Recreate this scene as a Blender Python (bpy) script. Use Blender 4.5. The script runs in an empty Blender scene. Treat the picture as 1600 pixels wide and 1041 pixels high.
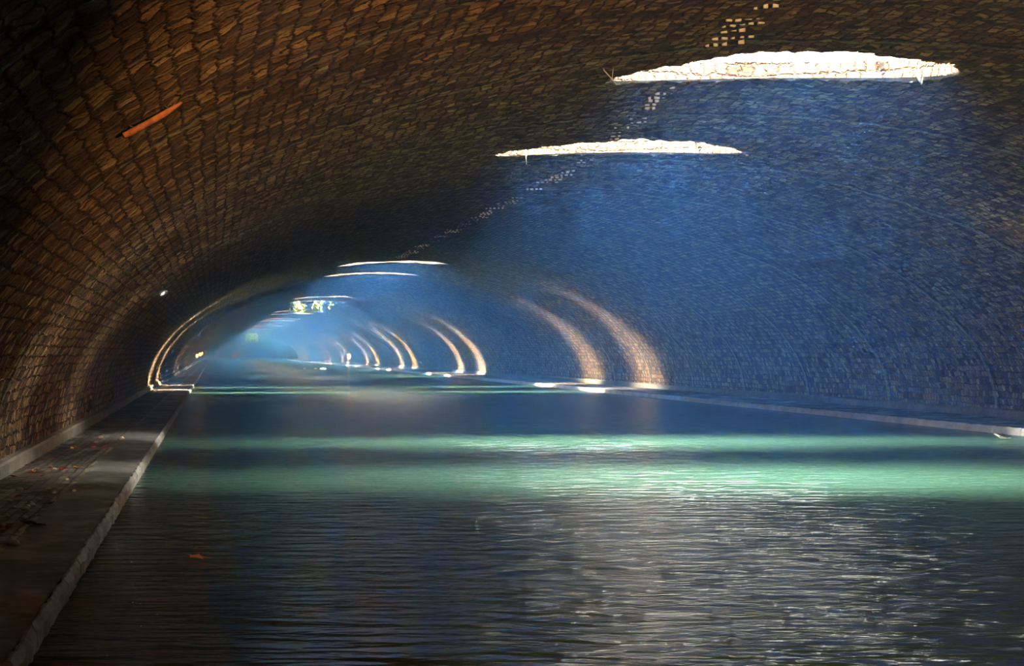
import bpy, math, random
import numpy as np
from mathutils import Vector, noise

random.seed(7)
PI = math.pi
S = bpy.context.scene
COL = S.collection

# ------------------------------------------------------------------ layout of the place (metres; y runs along the tunnel)
CX, A, B, Z0 = 8.47, 11.5, 5.83, 0.20        # elliptical vault: centre, half width, rise, springing height
WL, WR = CX - A, CX + A                      # walls
EL, ER = -1.105, 17.3                         # quay edges (canal between them)
Y0, Y1 = -14.0, 520.0
HOLES = [20.5, 28.6, 64.5, 73.9, 104.8, 113.7, 140, 149.5, 172, 183, 209, 218, 242, 251, 300, 309, 342, 376, 408]
HCX, HX, TS = 8.27, 2.5, 4.4                           # half width of an opening across the vault, shaft height
def half_len(y): return 1.02 if y < 24 else (0.92 if y < 40 else (.75 if y < 90 else (.5 if y < 320 else .8)))
ZQ, ZW = .20, .05
E_TOP, E_LEFT, E_RIGHT, SKYC = 34000, 120000, 85000, (.88, .95, 1.0)
def bend(y): return 0.0 if y < 325 else (y - 325) ** 2 / 760.0
def vz(x): 
    t = 1 - ((x - CX) / A) ** 2
    return Z0 + B * math.sqrt(max(t, 0))

# ------------------------------------------------------------------ helpers
def props(o, label=None, cat=None, group=None, kind=None):
    if label: o['label'] = label
    if cat: o['category'] = cat
    if group: o['group'] = group
    if kind: o['kind'] = kind
    return o
def mesh_obj(name, verts, faces, mat, parent=None, smooth=True, uvs=None):
    me = bpy.data.meshes.new(name)
    me.from_pydata([tuple(v) for v in verts], [], faces)
    if uvs is not None:
        l = me.uv_layers.new(name='UVMap')
        idx = np.empty(len(me.loops), dtype=np.int32); me.loops.foreach_get('vertex_index', idx)
        l.data.foreach_set('uv', np.asarray(uvs, dtype=np.float32)[idx].ravel())
    if smooth: me.polygons.foreach_set('use_smooth', [True] * len(me.polygons))
    me.materials.append(mat); me.update()
    o = bpy.data.objects.new(name, me); COL.objects.link(o)
    if parent: o.parent = parent
    return o
def empty(name, loc, rot=(0, 0, 0)):
    o = bpy.data.objects.new(name, None); COL.objects.link(o)
    o.location = loc; o.rotation_euler = rot; o.empty_display_size = .1
    return o
def tube(pts, rad, n=8, caps=True):
    V, F = [], []
    pts = [Vector(p) for p in pts]
    for i, p in enumerate(pts):
        t = (pts[min(i + 1, len(pts) - 1)] - pts[max(i - 1, 0)]).normalized()
        u = t.cross(Vector((0, 0, 1)) if abs(t.z) < .9 else Vector((1, 0, 0))).normalized(); w = t.cross(u)
        r = rad[i] if isinstance(rad, (list, tuple)) else rad
        for k in range(n):
            a = 2 * PI * k / n
            V.append(p + u * (r * math.cos(a)) + w * (r * math.sin(a)))
    for i in range(len(pts) - 1):
        for k in range(n):
            F.append((i * n + k, i * n + (k + 1) % n, (i + 1) * n + (k + 1) % n, (i + 1) * n + k))
    if caps:
        F.append(tuple(range(n))[::-1]); F.append(tuple((len(pts) - 1) * n + k for k in range(n)))
    return V, F
def lathe(prof, n=16):
    V, F = [], []
    for r, z in prof:
        for k in range(n):
            a = 2 * PI * k / n; V.append((r * math.cos(a), r * math.sin(a), z))
    for i in range(len(prof) - 1):
        for k in range(n):
            F.append((i * n + k, i * n + (k + 1) % n, (i + 1) * n + (k + 1) % n, (i + 1) * n + k))
    F.append(tuple(range(n))[::-1]); F.append(tuple((len(prof) - 1) * n + k for k in range(n)))
    return V, F
def blob(r, sx=1, sy=1, sz=1, seed=0, amp=.25, nu=8, nv=6):
    V, F = [], []
    for j in range(nv + 1):
        th = PI * j / nv
        for k in range(nu):
            a = 2 * PI * k / nu
            d = Vector((math.sin(th) * math.cos(a), math.sin(th) * math.sin(a), math.cos(th)))
            q = 1 + amp * noise.noise(d * 1.7 + Vector((seed * 3.1, seed, 0)))
            V.append((d.x * r * sx * q, d.y * r * sy * q, d.z * r * sz * q))
    for j in range(nv):
        for k in range(nu):
            F.append((j * nu + k, (j + 1) * nu + k, (j + 1) * nu + (k + 1) % nu, j * nu + (k + 1) % nu))
    return V, F
def shift(VF, off):
    return [Vector(v) + Vector(off) for v in VF[0]], VF[1]
def join(parts):
    V, F = [], []
    for v, f in parts:
        o = len(V); V += list(v); F += [tuple(i + o for i in q) for q in f]
    return V, F

# ------------------------------------------------------------------ materials
class NT:
    def __init__(s, name):
        s.m = bpy.data.materials.new(name); s.m.use_nodes = True
        s.t = s.m.node_tree; s.t.nodes.clear(); s.out = s.n('ShaderNodeOutputMaterial')
    def n(s, kind, **kw):
        nd = s.t.nodes.new(kind)
        for k, v in kw.items():
            if k == 'ins':
                for a, b in v.items():
                    if isinstance(b, bpy.types.NodeSocket): s.t.links.new(b, nd.inputs[a])
                    else: nd.inputs[a].default_value = b
            else: setattr(nd, k, v)
        return nd
    def math(s, op, a, b=0.0, c=0.0): return s.n('ShaderNodeMath', operation=op, ins={0: a, 1: b, 2: c}).outputs[0]
    def mix(s, f, a, b, mode='MIX'):
        nd = s.n('ShaderNodeMix', data_type='RGBA', blend_type=mode, ins={0: f, 6: a, 7: b}); return nd.outputs[2]
    def ramp(s, f, stops):
        nd = s.n('ShaderNodeValToRGB', ins={0: f}); r = nd.color_ramp
        while len(r.elements) < len(stops): r.elements.new(.5)
        for e, (p, c) in zip(r.elements, stops): e.position = p; e.color = c if len(c) == 4 else (*c, 1)
        return nd.outputs[0]
    def noise(s, vec, scale, detail=4, rough=.55, dist=0.0):
        return s.n('ShaderNodeTexNoise', ins={'Vector': vec, 'Scale': scale, 'Detail': detail, 'Roughness': rough, 'Distortion': dist}).outputs[0]
    def scale(s, vec, xyz): return s.n('ShaderNodeMapping', ins={'Vector': vec, 'Scale': xyz}).outputs[0]
    def princ(s, **ins):
        p = s.n('ShaderNodeBsdfPrincipled', ins={k.replace('_', ' '): v for k, v in ins.items()})
        s.t.links.new(p.outputs[0], s.out.inputs[0]); return p
def C(r, g, b): return (r, g, b, 1)

def brick_mat(name, bw, rh, cols, strength=1.0, dist=.035, seam=True, course_warp=.16):
    t = NT(name)
    uv = t.n('ShaderNodeUVMap').outputs[0]
    wob = t.n('ShaderNodeTexNoise', ins={'Vector': uv, 'Scale': 1.3, 'Detail': 3}).outputs[1]
    wob = t.n('ShaderNodeVectorMath', operation='SUBTRACT', ins={0: wob, 1: (.5, .5, .5)}).outputs[0]
    wob2 = t.n('ShaderNodeTexNoise', ins={'Vector': uv, 'Scale': 8, 'Detail': 4}).outputs[1]
    wob2 = t.n('ShaderNodeVectorMath', operation='SUBTRACT', ins={0: wob2, 1: (.5, .5, .5)}).outputs[0]
    v = t.n('ShaderNodeVectorMath', operation='MULTIPLY_ADD', ins={0: wob, 1: (.10, .09, 0), 2: uv}).outputs[0]
    v = t.n('ShaderNodeVectorMath', operation='MULTIPLY_ADD', ins={0: wob2, 1: (course_warp, course_warp, 0), 2: v}).outputs[0]
    br = t.n('ShaderNodeTexBrick', offset=.5, ins={'Vector': v, 'Color1': C(0, 0, 0), 'Color2': C(1, 1, 1), 'Mortar': C(.4, .4, .4), 'Scale': 1.0,
             'Mortar Size': .026, 'Mortar Smooth': 1.0, 'Bias': 0.0, 'Brick Width': bw, 'Row Height': rh})
    tone = br.outputs[0]; fac = br.outputs[1]
    fine = t.noise(uv, 38, 5, .7)
    big = t.noise(uv, .45, 4, .6)
    mid = t.noise(uv, 2.6, 4, .65)
    c = t.ramp(t.math('ADD', t.math('MULTIPLY', tone, .5), t.math('MULTIPLY', fine, .5)),
               [(.18, cols[0]), (.42, cols[1]), (.62, cols[2]), (.85, cols[3])])
    c = t.mix(t.ramp(mid, [(.42, (0, 0, 0)), (.68, (1, 1, 1))]), c, t.mix(1.0, c, C(.45, .42, .38), 'MULTIPLY'))
    c = t.mix(t.math('MULTIPLY', t.ramp(big, [(.48, (0, 0, 0)), (.66, (1, 1, 1))]), .6), c, t.mix(1.0, c, C(.88, 1.0, .66), 'MULTIPLY'))
    c = t.mix(t.math('MULTIPLY', fac, .8), c, t.mix(1.0, c, C(.22, .2, .18), 'MULTIPLY'))
    rag = t.noise(t.scale(uv, (1, 1.5, 1)), 13, 4, .6)
    fine2 = t.math('ADD', t.math('MULTIPLY', fine, .45), t.math('MULTIPLY', rag, .8))
    h = t.math('SUBTRACT', t.math('ADD', fine2, t.math('ADD', t.math('MULTIPLY', tone, .55), t.math('MULTIPLY', mid, .5))), t.math('MULTIPLY', fac, 1.0))
    if seam:   # joints between the building rings of the vault
        sx = t.n('ShaderNodeSeparateXYZ', ins={0: uv}).outputs[0]
        y = t.math('ADD', sx, t.math('MULTIPLY', t.noise(uv, 1.1, 3), .25))
        f = t.math('FRACT', t.math('DIVIDE', y, 5.7))
        s1 = t.math('LESS_THAN', t.math('ABSOLUTE', t.math('SUBTRACT', f, .3)), .006)
        s2 = t.math('LESS_THAN', t.math('ABSOLUTE', t.math('SUBTRACT', f, .33)), .010)
        c = t.mix(t.math('MULTIPLY', s2, .55), c, C(.34, .31, .17))
        c = t.mix(t.math('MULTIPLY', s1, .85), c, C(.015, .012, .01))
        h = t.math('SUBTRACT', h, t.math('MULTIPLY', s1, 1.5))
    bp = t.n('ShaderNodeBump', ins={'Strength': strength, 'Distance': dist, 'Height': h}).outputs[0]
    t.princ(Base_Color=c, Roughness=.85, Normal=bp, Specular_IOR_Level=.25)
    return t.m
M = {}
M['brick'] = brick_mat('vault_brick', .15, .175, [C(.05, .026, .013), C(.20, .10, .042), C(.38, .21, .085), C(.66, .44, .20)], dist=.13)
M['wallbrick'] = brick_mat('wall_brick', .30, .15, [C(.06, .04, .022), C(.19, .125, .06), C(.30, .20, .10), C(.48, .36, .20)], strength=.9)

def stone_mat(name, c1, c2, c3, scale, dist=.03, rough=.8, obj=True, wet=None):
    t = NT(name)
    v = t.n('ShaderNodeTexCoord').outputs['Object']
    a = t.noise(v, scale, 6, .65); b = t.noise(v, scale * 5, 5, .7)
    f = t.math('ADD', t.math('MULTIPLY', a, .6), t.math('MULTIPLY', b, .4))
    c = t.ramp(f, [(.3, c1), (.5, c2), (.7, c3)])
    r = rough
    if wet: r = t.ramp(t.noise(v, wet, 4, .6), [(.42, (.18, .18, .18)), (.6, (rough, rough, rough))])
    bp = t.n('ShaderNodeBump', ins={'Strength': .9, 'Distance': dist, 'Height': f}).outputs[0]
    t.princ(Base_Color=c, Roughness=r, Normal=bp)
    return t.m
M['shaft'] = stone_mat('shaft_stone', C(.10, .085, .07), C(.45, .42, .37), C(.80, .78, .73), 2.6, .15)
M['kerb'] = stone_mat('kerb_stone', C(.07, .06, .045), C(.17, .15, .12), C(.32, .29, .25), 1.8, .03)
M['kerb_lit'] = stone_mat('lit_kerb_stone', C(.30, .27, .22), C(.50, .46, .40), C(.68, .65, .58), 1.8, .03)  # kerb stone lightened to paint in the daylight on the right riser
M['plinth'] = stone_mat('plinth_stone', C(.07, .055, .035), C(.15, .12, .08), C(.27, .23, .16), 2.5, .02)
M['mortar'] = stone_mat('pale_mortar', C(.6, .53, .4), C(.75, .68, .55), C(.85, .8, .7), 9, .01)

# quay paving: smooth slabs beside the kerb, cobbles towards the wall
t = NT('quay_paving')
v = t.n('ShaderNodeUVMap').outputs[0]
vs = t.n('ShaderNodeVectorMath', operation='MULTIPLY_ADD', ins={0: t.n('ShaderNodeTexNoise', ins={'Vector': v, 'Scale': 2.5, 'Detail': 3}).outputs[1], 1: (.08, .05, 0), 2: v}).outputs[0]
cob = t.n('ShaderNodeTexBrick', offset=.5, ins={'Vector': vs, 'Color1': C(0, 0, 0), 'Color2': C(1, 1, 1), 'Mortar': C(.3, .3, .3), 'Scale': 1, 'Mortar Size': .012, 'Mortar Smooth': .5, 'Brick Width': .16, 'Row Height': .11})
slab = t.n('ShaderNodeTexBrick', offset=.0, ins={'Vector': v, 'Color1': C(.3, .3, .3), 'Color2': C(.7, .7, .7), 'Mortar': C(.3, .3, .3), 'Scale': 1, 'Mortar Size': .008, 'Mortar Smooth': .3, 'Brick Width': 1.05, 'Row Height': 5})
sy = t.n('ShaderNodeSeparateXYZ', ins={0: v}).outputs[1]
isc = t.math('GREATER_THAN', sy, t.math('ADD', .68, t.math('MULTIPLY', t.math('SUBTRACT', t.noise(v, 3.0, 3), .5), .06)))
n1 = t.noise(v, 6, 5, .7); n2 = t.noise(v, 1.1, 4, .6)
cc = t.ramp(t.math('ADD', t.math('MULTIPLY', cob.outputs[0], .5), t.math('MULTIPLY', n1, .5)), [(.25, C(.045, .03, .02)), (.5, C(.12, .085, .055)), (.75, C(.26, .2, .14))])
cs = t.ramp(t.math('ADD', t.math('MULTIPLY', slab.outputs[0], .4), t.math('MULTIPLY', n1, .6)), [(.3, C(.06, .047, .035)), (.5, C(.12, .10, .08)), (.7, C(.2, .17, .14))])
c = t.mix(isc, cs, cc)
fac = t.mix(isc, slab.outputs[1], cob.outputs[1])
jl = t.math('LESS_THAN', t.math('ABSOLUTE', t.math('SUBTRACT', t.math('ADD', sy, t.math('MULTIPLY', t.math('SUBTRACT', t.noise(v, 4.0, 4), .5), .10)), .69)), .030)
jl = t.math('MULTIPLY', jl, t.ramp(t.noise(v, 2.2, 3), [(.45, (0, 0, 0)), (.52, (1, 1, 1))]))
c = t.mix(t.math('MULTIPLY', fac, .8), c, C(.02, .016, .012))
c = t.mix(jl, c, C(.42, .36, .25))
h = t.math('ADD', t.math('SUBTRACT', t.math('MULTIPLY', n1, .4), fac), jl)
bp = t.n('ShaderNodeBump', ins={'Strength': .9, 'Distance': .025, 'Height': h}).outputs[0]
rg = t.ramp(n2, [(.40, (.36, .36, .36)), (.56, (.85, .85, .85))])
t.princ(Base_Color=c, Roughness=rg, Normal=bp); M['paving'] = t.m

# canal water: murky green, rippled, glossy
t = NT('canal_water')
v = t.n('ShaderNodeTexCoord').outputs['Object']
r1 = t.noise(t.scale(v, (.36, 1.25, 1)), 4.2, 3, .5, .2)
r2 = t.noise(t.scale(v, (.8, 1.6, 1)), .7, 3, .5, .2)
h = t.math('ADD', r1, t.math('MULTIPLY', r2, .10))
bp = t.n('ShaderNodeBump', ins={'Strength': 1.0, 'Distance': .17, 'Height': h}).outputs[0]
murk = t.ramp(t.noise(v, .25, 3), [(.35, C(.020, .045, .024)), (.65, C(.024, .054, .033))])
t.princ(Base_Color=murk, Roughness=.20, IOR=1.42, Normal=bp); M['water'] = t.m

def simple(name, col, rough=.6, metal=0, nscale=0, c2=None, **k):
    t = NT(name); c = col
    if nscale:
        v = t.n('ShaderNodeTexCoord').outputs['Object']
        c = t.ramp(t.noise(v, nscale, 5, .7), [(.38, col), (.62, c2 or col)])
    t.princ(Base_Color=c, Roughness=rough, Metallic=metal, **k); return t.m
M['rust'] = simple('rusty_iron', C(.42, .13, .035), .8, 0, 16, C(.22, .065, .025))
M['iron'] = simple('dark_iron', C(.02, .018, .016), .6, .6, 20, C(.05, .035, .025))
M['leaf_o'] = simple('orange_leaf', C(.50, .13, .035), .6, 0, 12, C(.32, .10, .03))
M['leaf_b'] = simple('brown_leaf', C(.28, .13, .05), .6, 0, 12, C(.18, .08, .03))
M['leafvein'] = simple('leaf_stalk', C(.2, .1, .04), .6)
M['white'] = simple('white_float', C(.9, .92, .95), .4)
M['pebble'] = simple('pale_pebble', C(.75, .70, .58), .7, 0, 8, C(.4, .36, .3))
M['root'] = simple('pale_root', C(.62, .6, .55), .7, 0, 10, C(.4, .38, .33))
t = NT('ivy_leaf')
v = t.n('ShaderNodeTexCoord').outputs['Object']
c = t.ramp(t.noise(v, 3, 4), [(.35, C(.25, .42, .06)), (.65, C(.60, .62, .16))])
d = t.n('ShaderNodeBsdfDiffuse', ins={0: c}); tr = t.n('ShaderNodeBsdfTranslucent', ins={0: c})
mx = t.n('ShaderNodeMixShader', ins={0: .5, 1: d.outputs[0], 2: tr.outputs[0]}); t.t.links.new(mx.outputs[0], t.out.inputs[0]); M['ivy'] = t.m
t = NT('sun_patch_glow'); e = t.n('ShaderNodeEmission', ins={0: C(1, .48, .14), 1: 7.0}); t.t.links.new(e.outputs[0], t.out.inputs[0]); M['glow'] = t.m  # emission standing in for sun on the far walls

# ------------------------------------------------------------------ vault and walls
def inside_hole(x, y):
    for i, hy in enumerate(HOLES):
        dy = (y - hy) / half_len(hy)
        if abs(dy) > 1.2: continue
        dx = (x - HCX) / HX
        r = math.hypot(dx, dy)
        if r > 1.2: continue
        an = math.atan2(dy, dx)
        q = noise.noise(Vector((round(math.cos(an) * 14) * .37, round(math.sin(an) * 14) * .37, hy)))
        if r < 1 + .05 * q: return True
    return False
th_all = np.linspace(PI, 0, 4001)
xs_all = CX + A * np.cos(th_all); zs_all = Z0 + B * np.sin(th_all)
arc_all = np.concatenate([[0], np.cumsum(np.hypot(np.diff(xs_all), np.diff(zs_all)))])
def arc_of(x_th): return np.interp(PI - x_th, PI - th_all, arc_all)
def th_list(fine, coarse):
    # arc positions, fine inside the crown strip that holds the openings
    a0 = float(np.interp(HCX - HX * 1.12, xs_all, arc_all)); a1 = float(np.interp(HCX + HX * 1.12, xs_all, arc_all)); L = float(arc_all[-1])
    s = list(np.linspace(0, a0, max(2, int(a0 / coarse)), endpoint=False)) + list(np.linspace(a0, a1, int((a1 - a0) / fine), endpoint=False)) + list(np.linspace(a1, L, int((L - a1) / coarse)))
    return [float(PI - np.interp(q, arc_all, PI - th_all)) for q in s], s
def y_list(y0, y1, fine, coarse):
    ys = []; y = y0
    while y < y1 - 1e-6:
        ys.append(y)
        near = any(abs(y - h) < 1.25 for h in HOLES)
        st = fine if near else coarse
        if not near:
            nxt = min([h - 1.25 - y for h in HOLES if h - 1.25 > y + 1e-6] + [1e9])
            st = min(st, max(nxt, fine))
        y += st
    ys.append(y1); return ys
ZSPLIT = 1.35
chunks = {'wall_left': [], 'wall_right': [], 'ceiling': []}
for (ya, yb, fy, cy, ft, ct) in [(Y0, 5.5, .5, .5, .4, .4), (5.5, 34, .05, .075, .05, .075), (34, 120, .10, .8, .10, .3), (120, 325, .2, 2.0, .2, .5), (325, Y1, .3, 4.0, .4, .6)]:
    ths, arcs = th_list(ft, ct); ys = y_list(ya, yb, fy, cy)
    amp = .045 if ya < 100 else .02
    V = []; UV = []; n = len(ths)
    for y in ys:
        bx = bend(y)
        for th, ar in zip(ths, arcs):
            x = CX + A * math.cos(th); z = Z0 + B * math.sin(th)
            ed = 1.0 if (y not in (ya, yb)) else 0.0
            q = amp * ed * (noise.noise(Vector((y * .55, ar * .55, 2))) + .6 * noise.noise(Vector((y * 1.7, ar * 1.7, 9)))) * min(1, (z - Z0) * 2)
            if ya == 5.5: q += .032 * ed * noise.noise(Vector((y * 3.4, ar * 5.2, 5))) + .016 * ed * noise.noise(Vector((y * 7.5, ar * 10, 7)))
            # slight swell and step of the vault's building rings
            V.append((x - q * math.cos(th) + bx, y, z - q * math.sin(th))); UV.append((y, ar))
    groups = {'wall_left': [], 'wall_right': [], 'ceiling': []}
    for i in range(len(ys) - 1):
        ym = (ys[i] + ys[i + 1]) / 2
        nearhole = any(abs(ym - h) < 1.25 for h in HOLES)
        for k in range(n - 1):
            th = (ths[k] + ths[k + 1]) / 2; x = CX + A * math.cos(th); z = Z0 + B * math.sin(th)
            if nearhole and abs(x - HCX) < HX * 1.1 and inside_hole(x, ym): continue
            g = 'ceiling' if Z0 + B * math.sin(ths[k]) >= ZSPLIT - .12 and Z0 + B * math.sin(ths[k + 1]) >= ZSPLIT - .12 and z > ZSPLIT else ('wall_left' if x < CX else 'wall_right')
            groups[g].append((i * n + k, i * n + k + 1, (i + 1) * n + k + 1, (i + 1) * n + k))
    for g, fs in groups.items():
        used = sorted({i for f in fs for i in f}); mp = {u: j for j, u in enumerate(used)}
        chunks[g].append(([V[u] for u in used], [tuple(mp[i] for i in f) for f in fs], [UV[u] for u in used]))
for g, parts in chunks.items():
    V, F, U = [], [], []
    for v, f, u in parts:
        o = len(V); V += v; U += u; F += [tuple(i + o for i in q) for q in f]
    o = mesh_obj(g, V, F, M['brick'], uvs=U); props(o, kind='structure')
# end wall far round the bend and behind the photographer
for nm, y in (('wall_back', Y0),):
    V = [(CX + bend(y), y, Z0)]; U = [(0, 0)]
    for k in range(41):
        th = PI - PI * k / 40; V.append((CX + A * math.cos(th) + bend(y), y, Z0 + B * math.sin(th))); U.append((A * math.cos(th), B * math.sin(th)))
    V += [(WL, y, -.3), (WR, y, -.3)]; U += [(-A, -.5), (A, -.5)]
    F = [(0, k + 1, k + 2) for k in range(40)] + [(42, 1, 41, 43)]
    props(mesh_obj(nm, V, F, M['wallbrick'], smooth=False, uvs=U), kind='structure')

# ------------------------------------------------------------------ openings: stone lined shafts up to the street, unseen upper part shaped for the light, daylight at their top
for i, hy in enumerate(HOLES):
    hl = half_len(hy)
    n, m = (240, 44) if i < 2 else ((96, 20) if i < 6 else (64, 12))
    V, F = [], []; rings = [q / m for q in range(m + 1)] + [1.6, 2.6, 3.6]
    for f in rings:
        g = min(f, 1)
        for k in range(n):
            a = 2 * PI * k / n; ca, sa = math.cos(a), math.sin(a)
            fl = max(0, g - .10) / .90; p = 1 - .75 * min(1, fl * 2.2)
            w = (HX * 1.05) + fl * 17.5  # wide flare out of sight, shaped to fan the daylight to the walls
            x = HCX + w * ca + bend(hy); y = hy + (hl * 1.07) * (1 + (0 if i < 2 else 2.2 * fl)) * math.copysign(abs(sa) ** p, sa)
            z = (vz(x - bend(hy)) + .05 if f == 0 else vz(HCX + HX * 1.05 * ca) * (1 - f) + (Z0 + B + TS) * f)
            if f > 1: z = Z0 + B + TS + (f - 1) * 3.2  # unseen raised walls added to keep light out of neighbouring shafts
            am = .10 if i < 2 else .07
            q = am * (noise.noise(Vector((a * 9 / 2, z * 2.2, hy))) + .7 * noise.noise(Vector((a * 26 / 2, z * 6, hy + 3)))) * min(1, f * 8)
            V.append((x + q * ca, y + q * sa, z))
    for j in range(len(rings) - 1):
        for k in range(n):
            F.append((j * n + k, (j + 1) * n + k, (j + 1) * n + (k + 1) % n, j * n + (k + 1) % n))
    uvs = [((q % n) / n * 12.6, V[q][2]) for q in range(len(V))]
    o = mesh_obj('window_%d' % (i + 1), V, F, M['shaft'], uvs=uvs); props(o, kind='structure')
    o.data.materials.append(M['brick'])              # lowest ring: the vault's brick thickness, darker colour painting shade at the shaft foot
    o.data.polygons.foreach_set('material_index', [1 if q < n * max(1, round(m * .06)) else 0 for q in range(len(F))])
    # daylight falls in from the open sky above: overhead, and slanting in from either side of the boulevard
    kl = (.3, .6)[i] if i < 2 else (3.6 if i < 4 else (7.0 if i < 16 else 6.0)); kr = (.22, .22)[i] if i < 2 else (4.5 if i < 4 else (3.2 if i < 16 else 5.0))
    for (ox, oz, wd, tilt, en) in ((0, .3, 10.0, 0, E_TOP if i < 2 else E_TOP * .45), (-13, 3.6, 12.0, 62, E_LEFT * kl), (13, 3.6, 12.0, -62, E_RIGHT * kr)):
        L = bpy.data.lights.new('daylight', 'AREA'); L.shape = 'RECTANGLE'
        L.size = wd; L.size_y = 2 * hl * (1 if i < 2 or tilt == 0 else (3.0 if tilt > 0 else 1.6)); L.energy = en; L.color = SKYC
        lo = bpy.data.objects.new('daylight', L); COL.objects.link(lo)
        lo.location = (HCX + ox + bend(hy), hy, Z0 + B + TS + oz)
        lo.rotation_euler = (0, math.radians(-tilt), 0)

# ------------------------------------------------------------------ ground: canal water, quays, kerbs, plinths
ys = [Y0 + k * .5 for k in range(int((60 - Y0) / .5))] + [60 + k * 6.0 for k in range(44)] + [325 + k * 4 for k in range(50)]
def strip(name, xa, xb, za, zb, mat, uvf=None, jit=0.0):
    V, F, U = [], [], []
    for y in ys:
        b = bend(y); j = jit * noise.noise(Vector((y * 1.3, xa, 0)))
        V += [(xa + b + j, y, za), (xb + b + j, y, zb)]; U += [(y, 0), (y, math.hypot(xb - xa, zb - za))]
    for k in range(len(ys) - 1): F.append((2 * k, 2 * k + 1, 2 * k + 3, 2 * k + 2))
    return mesh_obj(name, V, F, mat, uvs=U, smooth=False)
o = strip('canal_water', WL - .3, WR + .3, ZW, ZW, M['water']); props(o, kind='structure')
o = strip('floor_left', EL - .055, WL - .1, ZQ, ZQ, M['paving']); props(o, kind='structure')
o = strip('floor_right', ER + .055, WR + .1, ZQ, ZQ, M['paving']); props(o, kind='structure')
# quay edge: individually jointed kerb stones, rough hewn face
def kerb(name, xe, side, mat):
    V, F = [], []
    y = 4.0 if side < 0 else 15.0
    while y < 420:
        ln = (.85 + .3 * random.random()) * (1 if y < 70 else 4)
        ye = y + ln - (.018 if y < 70 else .03)
        seg = 10 if y < 45 else 2
        base = len(V); prof = [(.0, -.25), (.0, .02), (.0, ZQ - .045), (.035, ZQ + .004), (.05, ZQ + .006), (.06, ZQ + .003), (.06, ZQ - .1)]
        for k in range(seg + 1):
            yy = y + (ye - y) * k / seg
            for (px, pz) in prof:
                q = .022 * noise.noise(Vector((yy * 5, px * 9, pz * 9 + xe))) + .015 * noise.noise(Vector((yy * 17, px * 20, pz * 14)))
                V.append((xe + side * (px + (q if px < .1 else 0)) + bend(yy), yy, pz + (q * .5 if pz > 0 else 0)))
        m = len(prof)
        for k in range(seg):
            for j in range(m - 1): F.append((base + k * m + j, base + k * m + j + 1, base + (k + 1) * m + j + 1, base + (k + 1) * m + j))
        F.append(tuple(base + j for j in range(m))[::-1]); F.append(tuple(base + seg * m + j for j in range(m)))
        y += ln
    props(mesh_obj(name, V, F, mat, smooth=False), kind='structure')
kerb('trim_1', EL, -1, M['kerb']); kerb('trim_2', ER, 1, M['kerb_lit'])
def plinth(name, xw, side):
    V, F = [], []; pr = [(.16, ZQ - .05), (.155, ZQ + .17), (.13, ZQ + .205), (-.03, ZQ + .215)]
    for y in ys:
        for px, pz in pr:
            V.append((xw + side * (px + .012 * noise.noise(Vector((y * 2, pz * 5, 1)))) + bend(y), y, pz))
    for k in range(len(ys) - 1):
        for j in range(3): F.append((4 * k + j, 4 * k + j + 1, 4 * k + 5 + j, 4 * k + 4 + j))
    props(mesh_obj(name, V, F, M['plinth'], smooth=False), kind='structure')
plinth('baseboard_left', WL, 1); plinth('baseboard_right', WR, -1)

# ------------------------------------------------------------------ pale mortar drips along the crown
parts = []
y = 15.0
while y < 62:
    x0 = 6.5 + (min(y, 31) - 16.5) * .115 + .14 * noise.noise(Vector((y * .9, 0, 0)))
    if not any(abs(y - h) < half_len(h) + .1 for h in HOLES) and random.random() < .8:
        nb = random.choice([2, 3, 4, 5]); xx = x0 - nb * .05
        for k in range(nb):
            if random.random() < .85:
                w2, d2, h2 = random.uniform(.018, .042), random.uniform(.010, .022), random.uniform(.010, .03); zz = vz(xx) - .01; yy = y + random.uniform(-.02, .02)
                bv = [(xx + a * w2, yy + b * d2, zz + c) for a in (-1, 1) for b in (-1, 1) for c in (.05, -h2 * random.uniform(.5, 1))]
                parts.append(([Vector(q) for q in bv], [(0, 1, 3, 2), (4, 6, 7, 5), (0, 4, 5, 1), (2, 3, 7, 6), (0, 2, 6, 4), (1, 5, 7, 3)]))
            xx += .115
    y += random.uniform(.3, .6) if y < 34 else random.uniform(.35, .8)
V, F = join(parts)
props(mesh_obj('mortar_drips', V, F, M['mortar']), 'pale crumbs of mortar dripping in broken rows along the crown of the brick vault', 'mortar', kind='stuff')

# ------------------------------------------------------------------ rusty bar on the left haunch
def wall_pt(y, z, side=-1):
    return CX + side * A * math.sqrt(max(0, 1 - ((z - Z0) / B) ** 2)) + bend(y)
def px_point(px, py, d):       # point of the place at distance d seen at a given pixel of the photo, used only to read positions
    return Vector(((px - 335) * d / 2200, d, 1.9 + (551 - py) * d / 2200))
bar = empty('rusty_bar', px_point(238, 185, 11.3))
p0 = px_point(193, 211, 11.25) - bar.location; p1 = px_point(284, 160, 11.4) - bar.location
dr = (p1 - p0).normalized(); nn = 12; V = []; F = []
nrm = Vector((1.0, -.35, -.75)).normalized(); up = dr.cross(nrm).normalized()
prof = [(-.034, 0), (-.030, .018), (-.012, .032), (.012, .032), (.030, .018), (.034, 0), (.020, -.004), (-.02, -.004)]
for k in range(nn + 1):
    f = k / nn; c = p0.lerp(p1, f) + up * (.012 * math.sin(PI * f)); sc = (1.0 if f > .04 else .86) * (1 if f < .72 else 1 - (f - .72) * 2.0)
    for a, b in prof: V.append(c + up * (a * sc * (1 + .05 * noise.noise(Vector((f * 9, a * 30, 0))))) + nrm * (b * sc))
m = len(prof)
for k in range(nn):
    for j in range(m): F.append((k * m + j, k * m + (j + 1) % m, (k + 1) * m + (j + 1) % m, (k + 1) * m + j))
F.append(tuple(range(m))[::-1]); F.append(tuple(nn * m + j for j in range(m)))
mesh_obj('bar', V, F, M['rust'], bar)
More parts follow.
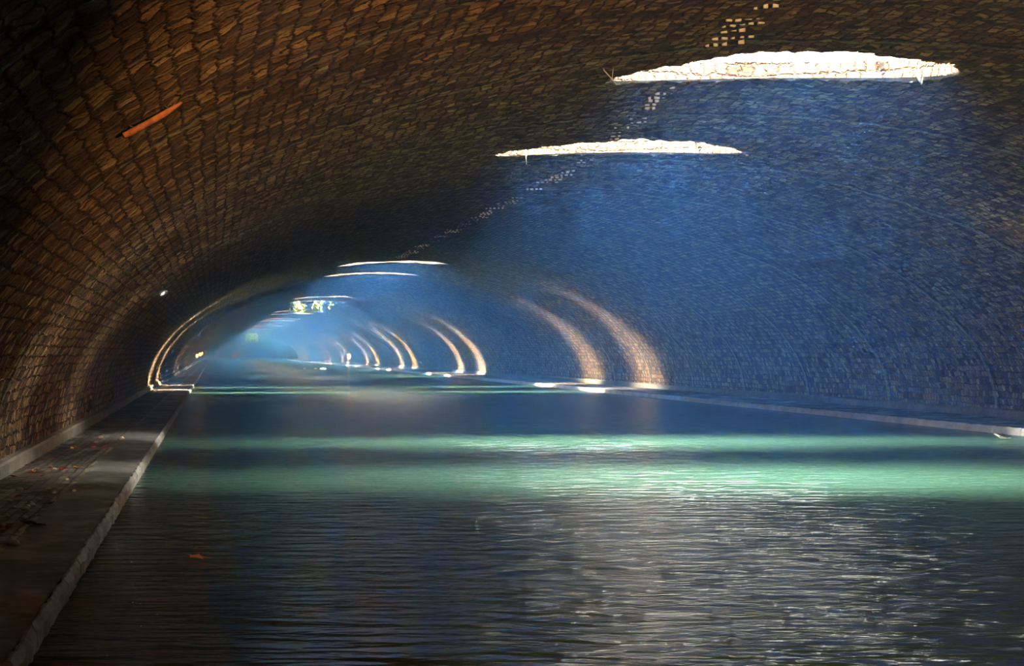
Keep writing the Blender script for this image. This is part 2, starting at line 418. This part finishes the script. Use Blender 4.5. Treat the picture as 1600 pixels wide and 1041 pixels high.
for f in (.2, .8):
    c = p0.lerp(p1, f); V, F = tube([c, c - nrm * .16], .012, 8)
    mesh_obj('fixing_pin', V, F, M['iron'], bar)
props(bar, 'rusty orange iron bar fixed slantwise to the brick vault at upper left', 'iron bar')

# ------------------------------------------------------------------ mooring hooks on both walls
HOOKS = [(-1, 33.2, 'dark iron hook on the left wall, first beyond the bright bluish streak'),
         (-1, 40.2, 'dark iron hook on the brown left wall, second from the near end'),
         (-1, 60.8, 'dark iron hook on the left wall just before the pale lit arch'),
         (-1, 66.5, 'dark iron hook on the near band of the pale lit left arch'),
         (-1, 74.5, 'dark iron hook on the far band of the pale lit left arch'),
         (1, 61.2, 'dark iron hook on the right wall beside the orange lit arch foot'),
         (1, 139.5, 'dark iron hook on the lit right arch, upper one of two far ones'),
         (1, 147.0, 'dark iron hook on the far band of the lit right arch beyond the ledge')]
for s_, y, lab in HOOKS:
    z = ZQ + .34; x = wall_pt(y, z, s_) - s_ * -.02
    o = empty('mooring_hook', (x, y, z)); k = -s_
    V, F = lathe([(.0, 0), (.05, 0), (.055, .01), (.04, .02), (0, .022)], 12)
    V = [Vector((v[2] * k, v[0], v[1])) for v in V]
    mesh_obj('wall_plate', V, F, M['iron'], o)
    V, F = tube([(0, 0, 0), (.06 * k, 0, -.01), (.12 * k, -.01, .05), (.13 * k, -.02, .16), (.11 * k, -.04, .27)], [.028, .028, .026, .026, .034], 8)
    mesh_obj('hook', V, F, M['iron'], o)
    props(o, lab, 'mooring hook', 'mooring hooks along the tunnel walls')

# ------------------------------------------------------------------ glowing globes added far along the walls in place of sunlit patches
SUN_PATCHES = [(-1, 196, 1.45, 'small orange glow standing in for sunlight on the left wall, nearest and lowest of its row'),
         (-1, 226, 1.60, 'small orange glow standing in for sunlight on the left wall, second of its row'),
         (-1, 240, 1.55, 'small orange glow standing in for sunlight on the left wall, third of its row'),
         (-1, 262, 1.75, 'small orange glow standing in for sunlight on the left wall, farthest of its row'),
         (1, 203, 1.30, 'bright orange glow standing in for sunlight low on the far right wall')]
for s_, y, z, lab in SUN_PATCHES:
    x = wall_pt(y, z, s_); o = empty('sun_patch', (x, y, z)); k = -s_
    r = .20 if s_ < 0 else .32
    V, F = blob(r, .7, .8, 1.25, amp=.0, nu=12, nv=8); mesh_obj('glow_globe', *shift((V, F), (.34 * k, 0, 0)), M['glow'], o)
    V, F = tube([(0, 0, .1), (.34 * k, 0, r * 1.3), (.34 * k, 0, r * 1.1)], .03, 8); mesh_obj('added_bracket', V, F, M['iron'], o)
    V, F = lathe([(.04, r * 1.35), (.2, r * 1.1), (.22, r * 1.0), (.03, r * 1.0)], 12); mesh_obj('cap', *shift((V, F), (.34 * k, 0, 0)), M['iron'], o)  # cap added over the glow globe
    props(o, lab, 'lamp', 'small orange sun patches far along the tunnel')  # no real lamps: globes standing in for sunlit wall patches

# ------------------------------------------------------------------ ivy hanging through far openings
def ivy(cx, y, w, h, n, lab, lf=.10):
    o = empty('hanging_ivy', (cx, y, vz(CX)))
    P = []; st = []
    for k in range(n):
        f = k / max(1, n - 1); x0 = (f - .5) * w + random.uniform(-.06, .06) * w / 3
        ln = h * random.uniform(.45, 1.0); yy = random.uniform(-.5, .4); pts = []
        for j in range(7):
            g = j / 6; pts.append((x0 + .12 * math.sin(g * 5 + k), yy + .1 * math.cos(g * 4 + k), vz(CX + x0) - vz(CX) + .5 - g * (ln + .5)))
        st.append(tube(pts, .012, 4))
        for q in range(int(ln / .035)):
            g = random.random(); j = min(5, int(g * 6)); p = Vector(pts[j]).lerp(Vector(pts[j + 1]), g * 6 - j)
            d = Vector((random.gauss(0, 1), random.gauss(0, 1), random.gauss(-.4, .6))).normalized()
            u = d.cross(Vector((random.random(), random.random(), 1))).normalized(); s = lf * random.uniform(.6, 1.3); p = p + d * .05
            P.append(([p, p + d * s * .45 + u * s * .5, p + d * s * .6 + u * s * .15, p + d * s * 1.2, p + d * s * .6 - u * s * .15, p + d * s * .45 - u * s * .5], [(0, 1, 2, 3, 4, 5)]))
    V, F = join(P); l = mesh_obj('leaves', V, F, M['ivy'], o, smooth=False); l['kind'] = 'stuff'
    V, F = join(st); mesh_obj('stems', V, F, M['root'], o)
    props(o, lab, 'ivy', 'bright plants hanging in the roof openings'); return o
ivy(CX - 1.75, 113.0, 1.1, 1.0, 13, 'largest clump of sunlit yellow-green ivy hanging in a far roof opening', .14)
ivy(CX - .15, 113.0, .65, .9, 8, 'middle clump of sunlit ivy hanging right of the largest clump', .13)
ivy(CX + 1.0, 113.0, .2, .6, 3, 'smallest clump of sunlit ivy hanging at the far opening end', .13)
ivy(CX - .3, 308, 2.4, 1.9, 12, 'glowing ivy clump hanging in the farthest visible roof opening', .3)

# pale roots dangling from the near openings
def root(x, y, pts, lab, branch=None, r=.012):
    z = vz(x); o = empty('dangling_root', (x, y, z))
    V, F = tube(pts, [r * 1.3] + [r] * (len(pts) - 2) + [r * .5], 6); mesh_obj('strand', V, F, M['root'], o)
    if branch:
        V, F = tube(branch, r * .6, 6); mesh_obj('side_strand', V, F, M['root'], o)
    props(o, lab, 'root'); return o
# sky opening 1, left end: pixels (945,130)->(965,155)
c = px_point(945, 134, 19.6)
root(c.x, c.y, [(0, 0, .05), (0, 0, -.01), (.10, -.02, -.13), (.17, -.03, -.22), (.22, -.03, -.21)], 'pale forked root dangling at the left end of the nearest roof opening', [(.13, -.02, .06), (.11, -.02, -.13)], .009)
c = px_point(1437, 115, 20.9)
root(c.x, c.y, [(-.04, 0, .12), (0, 0, 0), (.04, 0, -.09), (.06, 0, .0)], 'short pale root tip hanging at the right end of the nearest roof opening', None, .016)
c = px_point(823, 232, 28.4)
root(c.x, c.y, [(0, 0, .1), (.0, 0, -.05), (.005, .0, -.25)], 'thin pale root hanging straight below the second roof opening', None, .011)

# ------------------------------------------------------------------ debris on the left quay: leaves and pale stones, and things afloat
def leaf_mesh(seed):
    random.seed(seed); V = [(0, 0, .008)]; n = 15
    for k in range(n):
        a = 2 * PI * k / n; r = .055 * (1.0 + .45 * math.cos(5 * a)) * random.uniform(.85, 1.15)
        V.append((r * math.cos(a), r * math.sin(a), .006 + .016 * abs(math.sin(a * 2 + seed)) + .02 * (1 + math.cos(a))))
    return V, [(0, k + 1, (k + 1) % n + 1) for k in range(n)]
protoL = empty('fallen_leaf', (0, 0, 0)); mesh_obj('blade', *leaf_mesh(1), M['leaf_o'], protoL, smooth=False)
mesh_obj('stalk', *tube([(0, 0, .010), (-.05, -.02, .010), (-.10, -.025, .016)], .003, 5), M['leafvein'], protoL)
protoS = mesh_obj('pale_stone', *blob(.042, 1.2, .9, .6, seed=4, amp=.4, nu=10, nv=7), M['pebble'])
def copy_tree(o):
    c = o.copy(); COL.objects.link(c)
    for ch in list(o.children):
        d = ch.copy(); COL.objects.link(d); d.parent = c
    return c
def quay_at(px, py):
    d = 1.7 * 2200 / (py - 551); return ((px - 335) * d / 2200, d, ZQ)
random.seed(11)
LP = [(50, 738, 1.3), (61, 737, 1.0), (97, 735, 1.5), (80, 731, 1.1), (118, 732, 1.2), (74, 703, 1.0), (75, 706, .8), (83, 716, .9), (55, 822, 1.5), (44, 820, 1.3), (8, 828, 1.3), (150, 692, .9), (164, 698, .9), (146, 699, 1.0), (20, 745, .9), (40, 727, .8), (65, 744, .8), (78, 788, 1.0), (36, 765, .8), (120, 700, .8), (28, 776, .8)]
fl = True
for px, py, sc in LP:
    o = protoL if fl else copy_tree(protoL); fl = False
    o.location = quay_at(px, py); o.rotation_euler = (0, 0, random.uniform(0, 6)); o.scale = (sc * .85, sc * .85, sc * .7)
    props(o, 'small fallen orange leaf lying on the dark paving of the left quay', 'leaf', 'fallen leaves on the left quay')
fl = True
for px, py, sc in [(84, 734, .8), (39, 797, 1.0), (39, 811, .9), (50, 791, .9), (43, 793, .8), (30, 766, 1.0), (16, 784, .7), (22, 793, .6), (18, 851, 1.2), (48, 786, .6), (104, 750, .7), (75, 765, .7), (157, 684, 1.1), (190, 686, 1.1), (4, 821, .7), (85, 771, .7), (60, 781, .7), (115, 768, .7), (112, 700, .6), (12, 807, .6)]:
    o = protoS if fl else protoS.copy()
    if not fl: COL.objects.link(o)
    fl = False
    p = quay_at(px, py); o.location = (p[0], p[1], p[2] + .018 * sc); o.rotation_euler = (0, 0, random.uniform(0, 6)); o.scale = (sc * random.uniform(.8, 1.4), sc, sc)
    props(o, 'small pale stone lying among leaves on the left quay paving', 'stone', 'pale stones on the left quay')
for px, py, w, lab in [(476, 577, .22, 'small round white float, leftmost of three on the far water'), (493, 577, .22, 'small round white float, middle of three on the far water'), (505, 578, .50, 'long white float, largest of three on the far water')]:
    d = 1.85 * 2200 / (py - 551); o = empty('white_float', ((px - 335) * d / 2200, d, ZW))
    mesh_obj('body', *shift(blob(w * .6, 1.2, .6, .4 if w > .3 else .8, amp=.05, nu=16, nv=10), (0, 0, w * .12)), M['white'], o)
    mesh_obj('ring', *tube([(0, 0, w * .3), (0, 0, w * .5 + .05)], .03, 8), M['iron'], o)
    props(o, lab, 'float', 'white floats on the far water')
d = 1.85 * 2200 / (875 - 551)
o = copy_tree(protoL); o.location = ((307 - 335) * d / 2200, d, ZW + .015); o.scale = (1.4, 1.4, .5)
if 'group' in o: del o['group']
props(o, 'reddish brown leaf floating alone on the dark water near the left quay', 'leaf')
d = 1.85 * 2200 / (692 - 551)
o = copy_tree(protoL); o.location = ((1563 - 335) * d / 2200, d, ZW + .015); o.scale = (1.9,) * 3
if 'group' in o: del o['group']
props(o, 'pale leaf floating on the green lit water near the right quay', 'leaf')
for ch in o.children: ch.data = ch.data.copy(); ch.data.materials[0] = M['pebble']

# ------------------------------------------------------------------ damp haze filling the tunnel
V, F = [], []; hy_ = [Y0 + .3] + [5.0, 15, 30, 60, 120, 200, 300, 325] + [325 + k * 13 for k in range(1, 15)]; NS = 64
for y in hy_:
    for k in range(NS + 1):
        th = PI - PI * k / NS; V.append((CX + (A - .12) * math.cos(th) + bend(y), y, Z0 + (B - .10) * math.sin(th)))
    V += [(WR - .12 + bend(y), y, ZW - .03), (WL + .12 + bend(y), y, ZW - .03)]
NR = NS + 3
for r in range(len(hy_) - 1):
    for k in range(NR): F.append((r * NR + k, r * NR + (k + 1) % NR, (r + 1) * NR + (k + 1) % NR, (r + 1) * NR + k))
F.append(tuple(range(NR))[::-1]); F.append(tuple((len(hy_) - 1) * NR + k for k in range(NR)))
t = NT('tunnel_haze')
vsn = t.n('ShaderNodeVolumeScatter', ins={'Color': C(.10, .35, .95), 'Density': .0042, 'Anisotropy': .1})
t.t.links.new(vsn.outputs[0], t.out.inputs['Volume'])
hz = mesh_obj('haze', V, F, t.m, smooth=False)
props(hz, 'thin blue haze lit under the roof openings all along the tunnel', 'haze', kind='stuff')

# ------------------------------------------------------------------ warm work lamp behind the photographer
L = bpy.data.lights.new('warm_lamp', 'SPOT'); L.energy = 22000; L.color = (1, .60, .28); L.spot_size = math.radians(62); L.spot_blend = .35; L.shadow_soft_size = .12
lo = bpy.data.objects.new('warm_lamp', L); COL.objects.link(lo)
lo.location = (5.0, -7.0, 1.2)
lo.rotation_euler = Vector((math.tan(math.radians(10)), 1, math.tan(math.radians(13)))).to_track_quat('-Z', 'Y').to_euler()

# ------------------------------------------------------------------ world and camera
w = bpy.data.worlds.new('sky'); S.world = w; w.use_nodes = True
w.node_tree.nodes['Background'].inputs[0].default_value = (.5, .65, .9, 1)
w.node_tree.nodes['Background'].inputs[1].default_value = .02
cd = bpy.data.cameras.new('camera'); cam = bpy.data.objects.new('camera', cd); COL.objects.link(cam)
cd.sensor_width = 36; cd.lens = 2200 / 1600 * 36; cd.clip_end = 1500; cd.clip_start = .05
cd.shift_x = (800 - 335) / 1600; cd.shift_y = (551 - 520.5) / 1600
cam.location = (0, 0, 1.9); cam.rotation_euler = (PI / 2, math.radians(-.2) * -1, 0)
S.camera = cam
S.view_settings.view_transform = 'Standard'; S.view_settings.look = 'None'; S.view_settings.gamma = 1; S.view_settings.exposure = 0
S.cycles.max_bounces = 5; S.cycles.diffuse_bounces = 3; S.cycles.glossy_bounces = 3; S.cycles.volume_bounces = 0
S.cycles.sample_clamp_indirect = 40; S.cycles.caustics_reflective = False
